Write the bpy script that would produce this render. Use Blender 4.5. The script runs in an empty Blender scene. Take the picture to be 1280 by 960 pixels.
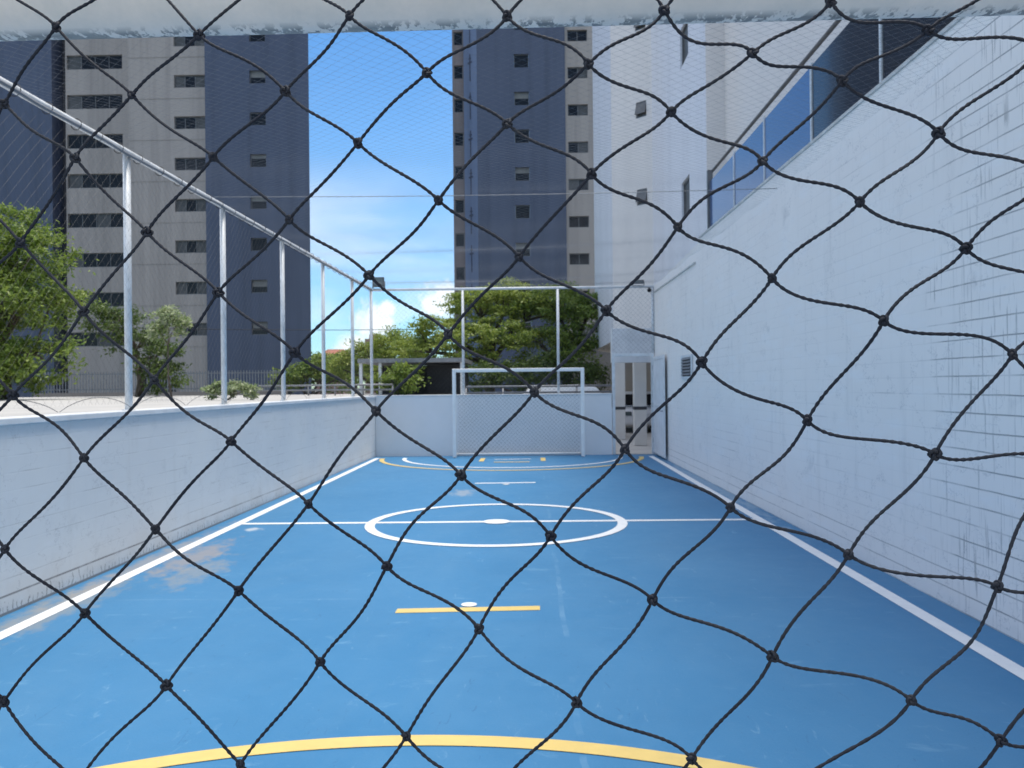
import bpy, math, random
from mathutils import Vector, Matrix
random.seed(7)
SC = bpy.context.scene
COL = SC.collection
PI = math.pi

# ------------------------------------------------------------------ mesh builder
class MB:
    def __init__(s): s.v=[]; s.f=[]; s.m=[]; s.sm=[]
    def add(s, vs, fs, mi=0, smooth=False):
        b=len(s.v); s.v.extend(vs)
        for f in fs: s.f.append(tuple(b+i for i in f)); s.m.append(mi); s.sm.append(smooth)
    def quad(s,a,b,c,d,mi=0): s.add([a,b,c,d],[(0,1,2,3)],mi)
    def box(s,x0,x1,y0,y1,z0,z1,mi=0):
        vs=[(x,y,z) for z in(z0,z1) for y in(y0,y1) for x in(x0,x1)]
        s.add(vs,[(0,2,3,1),(4,5,7,6),(0,1,5,4),(2,6,7,3),(0,4,6,2),(1,3,7,5)],mi)
    def prism(s, poly, z0, z1, mi=0):            # footprint polygon, counter-clockwise
        n=len(poly)
        vs=[(x,y,z0) for x,y in poly]+[(x,y,z1) for x,y in poly]
        fs=[tuple(range(n-1,-1,-1)),tuple(range(n,2*n))]+[(i,(i+1)%n,n+(i+1)%n,n+i) for i in range(n)]
        s.add(vs,fs,mi)
    def tube(s, pts, r, n=8, mi=0, caps=True, smooth=True, lobe=0.0, turns=0.0, ph=0.0):
        pts=[Vector(p) for p in pts]; N=len(pts)
        rs=r if isinstance(r,(list,tuple)) else [r]*N
        vs=[]; fs=[]
        t=(pts[1]-pts[0]).normalized()
        u=t.cross(Vector((0,0,1)))
        if u.length<1e-3: u=t.cross(Vector((1,0,0)))
        u.normalize(); L=0
        for i,p in enumerate(pts):
            if 0<i<N-1: t=(pts[i+1]-pts[i-1]).normalized()
            elif i==N-1: t=(pts[i]-pts[i-1]).normalized()
            if i: L+=(pts[i]-pts[i-1]).length
            u=(u-t*u.dot(t)).normalized(); w=t.cross(u)
            for k in range(n):
                a=2*PI*k/n; rr=rs[i]
                if lobe: rr*=1+lobe*math.cos(2*(a-ph-L*turns*2*PI))
                vs.append(p+u*(rr*math.cos(a))+w*(rr*math.sin(a)))
        for i in range(N-1):
            for k in range(n):
                fs.append((i*n+k,i*n+(k+1)%n,(i+1)*n+(k+1)%n,(i+1)*n+k))
        if caps and n>2: fs.append(tuple(range(n-1,-1,-1))); fs.append(tuple(range((N-1)*n,N*n)))
        s.add([tuple(v) for v in vs],fs,mi,smooth)
    def ring(s, cx, cy, r0, r1, a0, a1, z, n=64, mi=0):
        for i in range(n):
            a=a0+(a1-a0)*i/n; b=a0+(a1-a0)*(i+1)/n
            s.quad((cx+r0*math.cos(a),cy+r0*math.sin(a),z),(cx+r1*math.cos(a),cy+r1*math.sin(a),z),
                   (cx+r1*math.cos(b),cy+r1*math.sin(b),z),(cx+r0*math.cos(b),cy+r0*math.sin(b),z),mi)
    def build(s, name, mats, parent=None, bevel=0):
        me=bpy.data.meshes.new(name)
        off=Vector(parent_world(parent)) if parent else Vector((0,0,0))
        me.from_pydata([tuple(Vector(v)-off) for v in s.v],[],s.f)
        for m in (mats if isinstance(mats,(list,tuple)) else [mats]): me.materials.append(m)
        me.polygons.foreach_set('material_index',s.m); me.polygons.foreach_set('use_smooth',s.sm)
        me.update()
        o=bpy.data.objects.new(name,me); COL.objects.link(o)
        if parent: o.parent=parent
        if bevel:
            b=o.modifiers.new('Bevel','BEVEL'); b.width=bevel; b.segments=2; b.limit_method='ANGLE'
        return o

def parent_world(p):
    v=Vector((0,0,0))
    while p: v=v+p.location; p=p.parent
    return v
def tag(o,label=None,cat=None,group=None,kind=None):
    if label: o['label']=label
    if cat: o['category']=cat
    if group: o['group']=group
    if kind: o['kind']=kind
    return o
def thing(name,label,cat,loc=(0,0,0),group=None):
    o=bpy.data.objects.new(name,None); COL.objects.link(o); o.location=loc
    o.empty_display_size=.2
    return tag(o,label,cat,group)
def copy_tree(o,parent=None):
    c=o.copy(); COL.objects.link(c); c.parent=parent
    for ch in list(o.children): copy_tree(ch,c)
    return c

# ------------------------------------------------------------------ materials
class NT:
    def __init__(s,name):
        s.mat=bpy.data.materials.new(name); s.mat.use_nodes=True; s.t=s.mat.node_tree
        s.b=s.t.nodes['Principled BSDF']; s.out=s.t.nodes['Material Output']
    def n(s,typ,**kw):
        x=s.t.nodes.new(typ)
        for k,v in kw.items():
            if k.startswith('i_'):
                key=k[2:]; key=int(key) if key.isdigit() else key.replace('_',' ')
                x.inputs[key].default_value=v
            else: setattr(x,k,v)
        return x
    def l(s,a,b): s.t.links.new(a,b)
    def coord(s,kind='Object'):
        return s.n('ShaderNodeTexCoord').outputs[kind]
    def noise(s,vec,scale,detail=4,rough=.55,dist=0):
        x=s.n('ShaderNodeTexNoise',i_Scale=scale,i_Detail=detail,i_Roughness=rough,i_Distortion=dist); s.l(vec,x.inputs['Vector']); return x.outputs['Fac']
    def mapping(s,vec,scale=(1,1,1),loc=(0,0,0),rot=(0,0,0)):
        x=s.n('ShaderNodeMapping'); x.inputs['Scale'].default_value=scale; x.inputs['Location'].default_value=loc; x.inputs['Rotation'].default_value=rot
        s.l(vec,x.inputs['Vector']); return x.outputs['Vector']
    def ramp(s,fac,a,b,ca=(0,0,0,1),cb=(1,1,1,1)):
        x=s.n('ShaderNodeValToRGB'); e=x.color_ramp.elements
        e[0].position=a; e[1].position=b; e[0].color=ca; e[1].color=cb
        s.l(fac,x.inputs['Fac']); return x.outputs['Color']
    def math(s,op,a,b=None,c=None,clamp=False):
        x=s.n('ShaderNodeMath',operation=op,use_clamp=clamp)
        for i,v in enumerate((a,b,c)):
            if v is None: continue
            if isinstance(v,(int,float)): x.inputs[i].default_value=v
            else: s.l(v,x.inputs[i])
        return x.outputs[0]
    def mix(s,fac,a,b,blend='MIX'):
        x=s.n('ShaderNodeMix',data_type='RGBA',blend_type=blend)
        for sock,v in((x.inputs['Factor'],fac),(x.inputs['A'],a),(x.inputs['B'],b)):
            if isinstance(v,(int,float)): sock.default_value=v
            elif isinstance(v,tuple): sock.default_value=v if len(v)==4 else v+(1,)
            else: s.l(v,sock)
        return x.outputs['Result']
    def color(s,c):
        if isinstance(c,tuple): s.b.inputs['Base Color'].default_value=c if len(c)==4 else c+(1,)
        else: s.l(c,s.b.inputs['Base Color'])
    def bump(s,h,dist=.01,strength=.5):
        x=s.n('ShaderNodeBump',i_Strength=strength,i_Distance=dist); s.l(h,x.inputs['Height']); s.l(x.outputs['Normal'],s.b.inputs['Normal'])
    def set(s,**kw):
        for k,v in kw.items():
            sock=s.b.inputs[k.replace('_',' ')]
            if isinstance(v,(int,float,tuple)): sock.default_value=v
            else: s.l(v,sock)

def plain(name,c1,c2=None,scale=3,rough=.6,metal=0,bump=0,bscale=40,spec=.5):
    m=NT(name); P=m.coord()
    if c2:
        f=m.ramp(m.noise(P,scale,5,.6),.35,.68); m.color(m.mix(f,c1,c2))
    else: m.color(c1)
    m.set(Roughness=rough,Metallic=metal); m.b.inputs['Specular IOR Level'].default_value=spec
    if bump: m.bump(m.noise(P,bscale,3),bump,.5)
    return m.mat
M={}
M['white_metal']=plain('white_metal',(.74,.76,.78),(.58,.60,.61),6,.42)
M['dirty_white']=plain('dirty_white',(.66,.66,.64),(.45,.45,.43),4,.7,bump=.004)
M['dark_glass']=plain('dark_glass',(.012,.012,.014),(.02,.02,.022),.6,.15,spec=.2)
M['curtain']=plain('curtain',(.085,.085,.083),(.05,.05,.05),2,.5)
M['blind']=plain('blind',(.20,.20,.19),(.13,.13,.125),2,.6)
M['alu']=plain('alu',(.16,.16,.16),(.11,.11,.11),5,.45,.3)
M['black']=plain('black',(.012,.012,.014),(.02,.02,.022),5,.6)
M['rubber']=plain('rubber',(.02,.02,.02),None,1,.8)
M['goal_white']=plain('goal_white',(.88,.87,.85),(.80,.79,.77),6,.4)
M['car_white']=plain('car_white',(.8,.8,.8),None,1,.18)
M['car_grey']=plain('car_grey',(.35,.36,.38),None,1,.2,.4)
M['brown_metal']=plain('brown_metal',(.16,.13,.115),(.11,.09,.08),8,.5,.2)
M['grey_metal']=plain('grey_metal',(.28,.29,.30),(.18,.18,.19),8,.5,.2)
M['lamp_grey']=plain('lamp_grey',(.09,.095,.10),(.06,.06,.065),8,.5)
M['lamp_glass']=plain('lamp_glass',(.10,.13,.13),(.07,.09,.09),4,.2)
M['slat']=plain('slat',(.05,.055,.06),(.09,.09,.10),8,.6)
M['column']=plain('column',(.72,.69,.64),(.64,.61,.57),1.5,.7,bump=.003)
M['dark_stripe']=plain('dark_stripe',(.05,.05,.055),None,1,.6)
M['concrete']=plain('concrete',(.34,.33,.30),(.25,.24,.22),1.2,.85,bump=.004)
M['rear_grey']=plain('rear_grey',(.33,.325,.32),(.26,.255,.25),.6,.8)
M['apron']=plain('apron',(.50,.48,.45),(.42,.40,.37),1.0,.85,bump=.003)
M['terrace']=plain('terrace',(.44,.425,.40),(.36,.35,.335),.8,.85,bump=.003)
M['brick_red']=plain('brick_red',(.36,.13,.08),(.26,.10,.07),.5,.8)
M['brick_pink']=plain('brick_pink',(.34,.20,.17),(.24,.15,.13),.3,.8)
M['ground']=plain('ground',(.16,.15,.13),(.10,.10,.08),.15,.9,bump=.01,bscale=8)
M['taupe']=plain('taupe',(.30,.26,.23),(.22,.19,.17),.3,.8)
M['bark']=plain('bark',(.11,.085,.06),(.06,.05,.04),6,.9,bump=.02,bscale=20)

def tower_mat(name,c1,c2,sx=3.3,sz=6.6,dirt=.75):     # small ceramic facade tiles, streaks
    m=NT(name); P=m.coord()
    big=m.ramp(m.noise(P,.11,4,.6),.3,.7)
    col=m.mix(big,c1,c2)
    st=m.noise(m.mapping(P,(1.3,1.3,.06)),1.0,5,.65)
    col=m.mix(m.ramp(st,.45,.75),col,tuple(c*dirt for c in c2))
    ch=m.noise(m.mapping(P,(sx,sx,sz)),1,1)
    col=m.mix(m.math('MULTIPLY',ch,.18),col,tuple(c*.6 for c in c1))
    m.color(col); m.set(Roughness=.45)
    return m.mat
M['tower_cream']=tower_mat('tower_cream',(.40,.355,.32),(.35,.31,.28))
M['tower_blue']=tower_mat('tower_blue',(.078,.096,.150),(.064,.080,.128))
M['tower_light_blue']=tower_mat('tower_light_blue',(.19,.25,.38),(.165,.22,.34))  # tower blue with the light on the angled strip put into colour
M['tower_dark']=tower_mat('tower_dark',(.075,.075,.085),(.06,.06,.07))  # shade of the narrow recess put into the wall colour
M['tower_brown']=tower_mat('tower_brown',(.24,.19,.18),(.18,.15,.14))
M['tower_white']=tower_mat('tower_white',(.80,.745,.705),(.76,.71,.675),dirt=.93)  # building white with the warm light on these faces put into colour
M['tower_white_cool']=tower_mat('tower_white_cool',(.80,.80,.84),(.76,.76,.81),dirt=.92)  # same white, bluish skylight on the side faces put into colour

def court_mat():
    m=NT('court_paint'); P=m.coord()
    sep=m.n('ShaderNodeSeparateXYZ'); m.l(P,sep.inputs[0]); X,Y=sep.outputs[0],sep.outputs[1]
    n1=m.noise(P,.55,5,.6); n2=m.noise(P,5,5,.65)
    col=m.mix(m.ramp(n1,.3,.7),(.030,.158,.325),(.046,.188,.368))
    col=m.mix(m.math('MULTIPLY',m.ramp(n2,.35,.8),.35),col,(.058,.205,.385))
    dust=m.ramp(m.noise(m.mapping(P,(.8,.35,1)),1.1,7,.7,.8),.42,.78)
    col=m.mix(m.math('MULTIPLY',dust,.20),col,(.13,.25,.37))
    grain=m.noise(P,130,2,.6)
    col=m.mix(m.math('MULTIPLY',m.ramp(grain,.55,.75),.22),col,(.12,.29,.46))
    shoe=m.noise(m.mapping(P,(9,2.4,1),rot=(0,0,.9)),1.5,5,.7,1.6)
    col=m.mix(m.math('MULTIPLY',m.ramp(shoe,.64,.70),.42),col,(.02,.09,.20))
    spots=m.noise(P,9,3,.7,.3)
    col=m.mix(m.math('MULTIPLY',m.ramp(spots,.73,.77),.6),col,(.34,.46,.56))
    # chalky scuffs
    sc=m.noise(m.mapping(P,(1.2,3.5,1),rot=(0,0,.5)),2.2,8,.72,.6)
    col=m.mix(m.math('MULTIPLY',m.ramp(sc,.60,.76),.50),col,(.18,.36,.52))
    sc2=m.noise(m.mapping(P,(5,1.2,1),rot=(0,0,-.35)),2.6,6,.7,1.0)
    col=m.mix(m.math('MULTIPLY',m.ramp(sc2,.63,.74),.45),col,(.24,.41,.55))
    # faint joint lines of the slab below
    wob=m.math('MULTIPLY',m.math('SUBTRACT',m.noise(P,1.5,3),.5),.08)
    for ax,pos,w in((X,.22,.018),(Y,6.72,.014),(Y,13.3,.014)):
        d=m.math('ABSOLUTE',m.math('SUBTRACT',m.math('ADD',ax,wob),pos))
        k=m.math('MULTIPLY',m.math('LESS_THAN',d,w),m.ramp(m.noise(P,2.2,4),.48,.70))
        col=m.mix(m.math('MULTIPLY',k,.26),col,(.26,.42,.56))
    # worn through patches (bare screed)
    for cx,cy,rx,ry,c in((-3.42,8.45,.26,1.05,(.33,.27,.22)),(-3.12,7.75,.28,.75,(.24,.255,.26)),(-3.72,6.5,.30,1.2,(.25,.26,.25)),
                         (-3.78,8.2,.16,2.4,(.32,.285,.25)),(-1.1,13.4,.22,.5,(.30,.33,.36)),(-3.38,10.05,.12,.14,(.62,.63,.62)),(2.98,14.5,.16,5,(.30,.40,.48))):
        dx=m.math('DIVIDE',m.math('SUBTRACT',X,cx),rx); dy=m.math('DIVIDE',m.math('SUBTRACT',Y,cy),ry)
        d=m.math('SQRT',m.math('ADD',m.math('MULTIPLY',dx,dx),m.math('MULTIPLY',dy,dy)))
        d=m.math('ADD',d,m.math('MULTIPLY',m.math('SUBTRACT',m.noise(m.mapping(P,(1.6,.9,1)),4.2,10,.74),.5),3.4))
        col=m.mix(m.math('MULTIPLY',m.ramp(d,.40,.98,(1,1,1,1),(0,0,0,1)),.60),col,c)
    m.color(col)
    m.set(Roughness=m.math('ADD',m.math('MULTIPLY',n2,.22),.42)); m.b.inputs['Specular IOR Level'].default_value=.32
    m.bump(m.math('ADD',m.noise(P,60,3),m.math('MULTIPLY',m.noise(P,220,2),.5)),.0016,.45)
    return m.mat
M['court']=court_mat()
def line_mat(name,c,c2,under=(.09,.29,.56)):
    m=NT(name); P=m.coord()
    col=m.mix(m.ramp(m.noise(P,7,5,.65),.4,.75),c,c2)
    col=m.mix(m.math('MULTIPLY',m.ramp(m.noise(P,16,6,.75),.64,.74),.7),col,under)
    m.color(col); m.set(Roughness=.45); return m.mat
M['line_white']=line_mat('line_white',(.80,.81,.82),(.70,.72,.74))
M['line_yellow']=line_mat('line_yellow',(.68,.50,.165),(.60,.445,.15))

def wall_mat(name,c1,c2,kind):
    m=NT(name); P=m.coord()
    sep=m.n('ShaderNodeSeparateXYZ'); m.l(P,sep.inputs[0]); Yc,Z=m.math('ADD',sep.outputs[1],8.0),sep.outputs[2]
    uv=m.n('ShaderNodeCombineXYZ'); m.l(Yc,uv.inputs[0]); m.l(Z,uv.inputs[1])
    br=m.n('ShaderNodeTexBrick',offset=.5); m.l(uv.outputs[0],br.inputs['Vector'])
    br.inputs['Scale'].default_value=1; br.inputs['Brick Width'].default_value=.40; br.inputs['Row Height'].default_value=.1333
    br.inputs['Mortar Size'].default_value=.0042; br.inputs['Mortar Smooth'].default_value=.15
    mortar=br.outputs['Fac']
    col=m.mix(m.ramp(m.noise(P,.8,5,.6),.32,.7),c1,c2)
    # roller marks, pale touch-up paint
    roll=m.noise(m.mapping(P,(1,.7,3.0)),1.6,5,.65)
    col=m.mix(m.math('MULTIPLY',m.ramp(roll,.52,.72),.45),col,tuple(min(.86,c*1.14) for c in c1))
    drip=m.noise(m.mapping(P,(2,2.2,.25)),1.8,5,.7)
    col=m.mix(m.math('MULTIPLY',m.ramp(drip,.56,.8),.30),col,(.50,.48,.46))
    # mildew in the joints, in patches
    wav=m.math('MULTIPLY',m.math('SUBTRACT',m.noise(P,2.5,3),.5),.012)
    row=m.math('FRACT',m.math('DIVIDE',m.math('ADD',Z,wav),.1333))
    hj=m.math('LESS_THAN',row,.068 if kind=='right' else .06)
    if kind=='right':
        vs=m.noise(m.mapping(P,(1,1,.05)),42,2,.5)
        vj=m.math('MULTIPLY',m.ramp(vs,.600,.640),.85)
        d=m.math('ABSOLUTE',m.math('SUBTRACT',Yc,5.75))
        patch=m.ramp(m.math('ADD',m.math('MULTIPLY',d,-.42),m.math('ADD',m.math('MULTIPLY',m.noise(P,.9,4,.65),1.3),.18)),.40,.66)
        p2=m.ramp(m.noise(m.mapping(P,(1,.55,.8),(3,1.7,5.2)),.95,4,.62),.55,.72)
        top=m.ramp(Z,0,1)
        hfade=m.ramp(m.noise(m.mapping(P,(1,1.1,7.5)),1,3,.6),.30,.52)
        hk=m.math('MULTIPLY',m.math('MULTIPLY',hj,hfade),m.math('MAXIMUM',patch,m.math('MULTIPLY',p2,.75)))
        vk=m.math('MULTIPLY',vj,m.math('MULTIPLY',patch,m.ramp(m.noise(P,1.7,3),.35,.6)))
        faint=m.math('MULTIPLY',mortar,m.math('ADD',m.math('MULTIPLY',m.ramp(m.noise(P,1.2,4,.6),.40,.70),.22),.03))
        base=m.math('MULTIPLY',m.math('LESS_THAN',Z,.30),m.math('MULTIPLY',hj,m.ramp(m.noise(P,1.3,3),.35,.5)))
        k=m.math('MAXIMUM',faint,m.math('MAXIMUM',m.math('MAXIMUM',hk,m.math('MULTIPLY',vk,.8)),m.math('MULTIPLY',base,.7)))
        k=m.math('MULTIPLY',k,.66)
        dark=(.085,.09,.10)
    else:
        nearf=m.ramp(m.math('DIVIDE',Yc,20),.50,.75,(1,1,1,1),(.30,.30,.30,1))
        lowm=m.math('LESS_THAN',Z,.150)
        per=m.math('FRACT',m.math('DIVIDE',m.math('ADD',Yc,m.math('MULTIPLY',m.noise(P,7,3),.16)),.062))
        tall=m.math('MULTIPLY',m.math('SUBTRACT',m.noise(m.mapping(P,(1,19,1)),1,3,.7),.33),.42)
        tick=m.math('MULTIPLY',m.math('LESS_THAN',per,.17),m.math('LESS_THAN',Z,tall))
        l1=m.math('LESS_THAN',m.math('ABSOLUTE',m.math('SUBTRACT',Z,.145)),.007)
        l0=m.math('LESS_THAN',Z,.022)
        k=m.math('MAXIMUM',m.math('MAXIMUM',m.math('MULTIPLY',tick,.9),l0),m.math('MULTIPLY',l1,m.ramp(m.noise(P,2,3),.3,.5)))
        k=m.math('MULTIPLY',m.math('MULTIPLY',k,nearf),.75)
        far=m.math('MULTIPLY',m.math('MULTIPLY',hj,m.ramp(m.noise(m.mapping(P,(1,1.2,6)),1.1,4,.6),.46,.66)),.34)
        k=m.math('MAXIMUM',k,far)
        dirt=m.math('MULTIPLY',m.ramp(Z,.0,.42,(1,1,1,1),(0,0,0,1)),m.ramp(m.noise(P,1.6,5,.7),.38,.7))
        col=m.mix(m.math('MULTIPLY',dirt,.55),col,(.46,.41,.38))
        dark=(.13,.12,.12)
    bm=m.noise(m.mapping(P,(1,1,1),(4,2,7)),3.2,5,.6,.4)
    col=m.mix(m.math('MULTIPLY',m.math('MULTIPLY',m.ramp(bm,.60,.70),m.ramp(m.noise(P,.7,2),.42,.6)),.22),col,(.30,.31,.33))
    hair=m.math('ABSOLUTE',m.math('SUBTRACT',m.noise(m.mapping(P,(1,.7,1),(9,1,3)),1.3,6,.62),.5))
    col=m.mix(m.math('MULTIPLY',m.math('LESS_THAN',hair,.0022),.30),col,(.30,.30,.32))
    col=m.mix(k,col,dark)
    m.color(col); m.set(Roughness=.55)
    h=m.math('SUBTRACT',m.math('MULTIPLY',m.noise(P,22,4),.25),mortar)
    m.bump(h,.004,.30)
    return m.mat
M['wall_right']=wall_mat('wall_right_paint',(.84,.795,.755),(.87,.83,.79),'right')
M['wall_left']=wall_mat('wall_left_paint',(.63,.65,.67),(.69,.70,.70),'left')
M['wall_far']=plain('wall_far_paint',(.80,.79,.79),(.73,.73,.73),.8,.6,bump=.003)
M['coping']=plain('coping_paint',(.72,.74,.76),(.60,.62,.64),3,.6,bump=.003)

def rope_mat():
    m=NT('black_rope'); P=m.coord()
    m.color(m.mix(m.ramp(m.noise(P,900,2),.4,.7),m.mix(m.ramp(m.noise(P,9,3),.4,.7),(.007,.009,.016),(.020,.023,.030)),m.mix(m.ramp(m.noise(P,14,3),.4,.7),(.020,.025,.042),(.055,.058,.068)))); m.set(Roughness=.68)
    m.b.inputs['Specular IOR Level'].default_value=.35
    m.bump(m.noise(P,1600,2),.0006,.6)
    return m.mat
M['rope']=rope_mat()
M['nylon']=plain('nylon_net',(.17,.18,.20),None,1,.5)
M['nylon_dark']=plain('nylon_grey_net',(.06,.063,.07),None,1,.6)

def pipe_mat():
    m=NT('crossbar_paint'); P=m.coord()
    sep=m.n('ShaderNodeSeparateXYZ'); m.l(P,sep.inputs[0]); Z,Yc=sep.outputs[2],sep.outputs[1]
    col=m.mix(m.ramp(m.noise(P,9,5,.65),.35,.7),(.86,.82,.76),(.79,.755,.70))
    # chips and scrapes worn along the underside where balls and net ties rub
    low=m.math('MULTIPLY',m.ramp(m.math('MULTIPLY',m.math('ADD',Yc,.05),10),.36,.50),m.math('LESS_THAN',Z,0))
    ch=m.noise(m.mapping(P,(95,48,30),rot=(0,0,.3)),1,5,.62,.1)
    hi=m.noise(P,5,3)
    k=m.math('MULTIPLY',low,m.ramp(m.math('ADD',ch,m.math('MULTIPLY',hi,.35)),.645,.70))
    col=m.mix(m.math('MULTIPLY',k,.85),col,(.06,.065,.065))
    sp=m.ramp(m.noise(m.mapping(P,(60,60,60)),1,3,.6),.735,.76)
    col=m.mix(m.math('MULTIPLY',sp,.8),col,(.10,.09,.08))
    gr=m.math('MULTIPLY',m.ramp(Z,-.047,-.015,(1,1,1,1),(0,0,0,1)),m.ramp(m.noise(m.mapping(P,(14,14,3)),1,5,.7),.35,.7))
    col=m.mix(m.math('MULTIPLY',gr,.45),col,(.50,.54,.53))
    m.color(col); m.set(Roughness=.5); m.bump(m.math('SUBTRACT',m.math('MULTIPLY',m.noise(P,40,3),.3),k),.0006,.3)
    return m.mat
M['pipe']=pipe_mat()

def glass_rail(name,c,tr):
    m=NT(name)
    m.color(c); m.set(Roughness=.06); m.b.inputs['Specular IOR Level'].default_value=.6
    t=m.n('ShaderNodeBsdfTransparent'); t.inputs[0].default_value=(.55,.62,.75,1)
    x=m.n('ShaderNodeMixShader'); x.inputs[0].default_value=tr
    m.l(m.b.outputs[0],x.inputs[1]); m.l(t.outputs[0],x.inputs[2]); m.l(x.outputs[0],m.out.inputs['Surface'])
    return m.mat
M['glass_blue']=glass_rail('blue_tinted_glass',(.085,.15,.32),.15)
M['glass_dark']=glass_rail('smoked_glass',(.035,.037,.042),.25)  # same railing glass; the darkness seen in the near panes is its colour

def leaf_mat(name,c1,c2,c3):
    m=NT(name)
    r=m.n('ShaderNodeNewGeometry').outputs['Random Per Island']
    x=m.n('ShaderNodeValToRGB'); e=x.color_ramp.elements
    e[0].position=0; e[0].color=c1+(1,); e[1].position=1; e[1].color=c3+(1,); q=e.new(.55); q.color=c2+(1,)
    m.l(r,x.inputs['Fac'])
    P=m.coord(); col=m.mix(m.ramp(m.noise(P,.9,3),.35,.7),x.outputs['Color'],m.mix(.6,x.outputs['Color'],c3))
    m.color(col); m.set(Roughness=.5)
    tl=m.n('ShaderNodeBsdfTranslucent'); m.l(col,tl.inputs[0])
    mx=m.n('ShaderNodeMixShader'); mx.inputs[0].default_value=.45
    m.l(m.b.outputs[0],mx.inputs[1]); m.l(tl.outputs[0],mx.inputs[2]); m.l(mx.outputs[0],m.out.inputs['Surface'])
    return m.mat
M['leaf_a']=leaf_mat('leaf_yellow_green',(.07,.13,.018),(.22,.31,.045),(.38,.43,.09))
M['leaf_b']=leaf_mat('leaf_mid_green',(.04,.085,.015),(.14,.23,.035),(.27,.34,.06))
M['leaf_c']=leaf_mat('leaf_dark_green',(.025,.05,.014),(.065,.115,.02),(.13,.19,.035))
M['leaf_d']=leaf_mat('leaf_pale_green',(.10,.17,.04),(.22,.31,.09),(.48,.50,.34))
M['frond']=leaf_mat('palm_frond',(.02,.04,.012),(.04,.065,.02),(.06,.09,.03))

# ------------------------------------------------------------------ ground, court, terrace (the setting)
def lx(y): return -4.0+(y-6.2)*.0126       # inner face of the left wall
def rx(y): return 3.158-(y-5.5)*.0092      # inner face of the right wall
FY=20.5                                     # inner face of the far wall
g=MB(); g.quad((-900,-400,-.06),(900,-400,-.06),(900,1600,-.06),(-900,1600,-.06))
tag(g.build('ground',M['ground']),kind='structure')
g=MB(); g.quad((-8,-9,-.004),(8,-9,-.004),(8,.6,-.004),(-8,.6,-.004))
tag(g.build('concrete_apron',M['apron']),kind='structure')  # unseen pale floor, added to bounce neutral light onto the crossbar
g=MB(); g.quad((lx(.35),.35,0),(rx(.35),.35,0),(rx(FY),FY,0),(lx(FY),FY,0))
tag(g.build('court_floor',M['court']),kind='structure')
g=MB(); g.prism([(1.2,20.72),(14,20.72),(14,46),(1.2,46)],-.05,-.004)
tag(g.build('parking_floor',M['apron']),kind='structure')
g=MB(); g.prism([(-60,-6),(-4.22,-6),(-4.05,20.72),(-2.3,20.72),(-2.0,27.5),(-7,33),(-60,33)],-.05,1.435)
tag(g.build('terrace',M['terrace']),kind='structure')

CX=-.45; z1=.003; z2=.006
w=MB()
LX,RX=-3.70,2.84
w.quad((LX-.06,.4,z1),(LX+.06,.4,z1),(LX+.075,19.98,z1),(LX-.045,19.98,z1))
w.quad((RX-.06,.4,z1),(RX+.06,.4,z1),(RX+.04,19.98,z1),(RX-.08,19.98,z1))
w.quad((LX+.062,10.41,z1),(RX-.062,10.50,z1),(RX-.062,10.61,z1),(LX+.062,10.52,z1))
tag(w.build('white_court_lines',M['line_white']),kind='structure')
w=MB(); w.ring(CX,10.47,1.50,1.62,0,2*PI,z2,96); w.ring(CX,10.50,0,.17,0,2*PI,z2+.001,24)
w.quad((-1.0,14.62,z1),(.06,14.68,z1),(.06,14.78,z1),(-1.0,14.72,z1))
w.ring(-.46,19.96,2.50,2.60,PI,2*PI,z2,64)
w.ring(-.50,6.52,0,.062,0,2*PI,z2,18); w.ring(-.45,14.48,0,.06,0,2*PI,z2,18)
w.quad((-.86,19.35,z2),(-.02,19.38,z2),(-.02,19.46,z2),(-.86,19.43,z2))
tag(w.build('white_court_circles',M['line_white']),kind='structure')
w=MB()
w.ring(-.50,.80,3.165,3.285,.0,PI,z1+.001,96)
w.ring(-.48,19.90,2.99,3.10,PI+.02,2*PI-.02,z2+.001,96)
w.quad((-1.04,6.29,z1),(.05,6.36,z1),(.05,6.48,z1),(-1.04,6.41,z1))
for x in(-1.20,.20): w.quad((x,18.9,z2),(x+.11,18.9,z2),(x+.11,19.75,z2),(x,19.75,z2))
w.quad((-.85,18.62,z2),(-.05,18.64,z2),(-.05,18.76,z2),(-.85,18.74,z2))
tag(w.build('yellow_court_lines',M['line_yellow']),kind='structure')

# ------------------------------------------------------------------ boundary walls
T=.18
r=thing('boundary_wall','low pale blue wall with white coping running along the left side of the court','wall',(lx(8),8,0))
b=MB(); ys=[-3,FY+T]
b.prism([(lx(-3)-T,-3),(lx(-3),-3),(lx(FY+T),FY+T),(lx(FY+T)-T,FY+T)],-.05,1.435); b.build('wall_body',M['wall_left'],r)
b=MB(); b.prism([(lx(-3)-T-.02,-3),(lx(-3)+.018,-3),(lx(FY-.02)+.018,FY-.02),(lx(FY-.02)-T-.02,FY-.02)],1.437,1.492); b.build('coping',M['coping'],r,bevel=.008)
r=thing('boundary_wall','low blue grey wall behind the far goal, closing the end of the court','wall',(-1,FY,0))
b=MB(); b.prism([(lx(FY)+.004,FY),(1.955,FY),(1.955,FY+T),(lx(FY)+.004,FY+T)],-.05,1.46); b.build('wall_body',M['wall_far'],r)
b=MB(); b.prism([(lx(FY)-.2,FY-.015),(1.97,FY-.015),(1.97,FY+T+.015),(lx(FY)-.2,FY+T+.015)],1.462,1.495); b.build('coping',M['coping'],r,bevel=.006)

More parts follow.
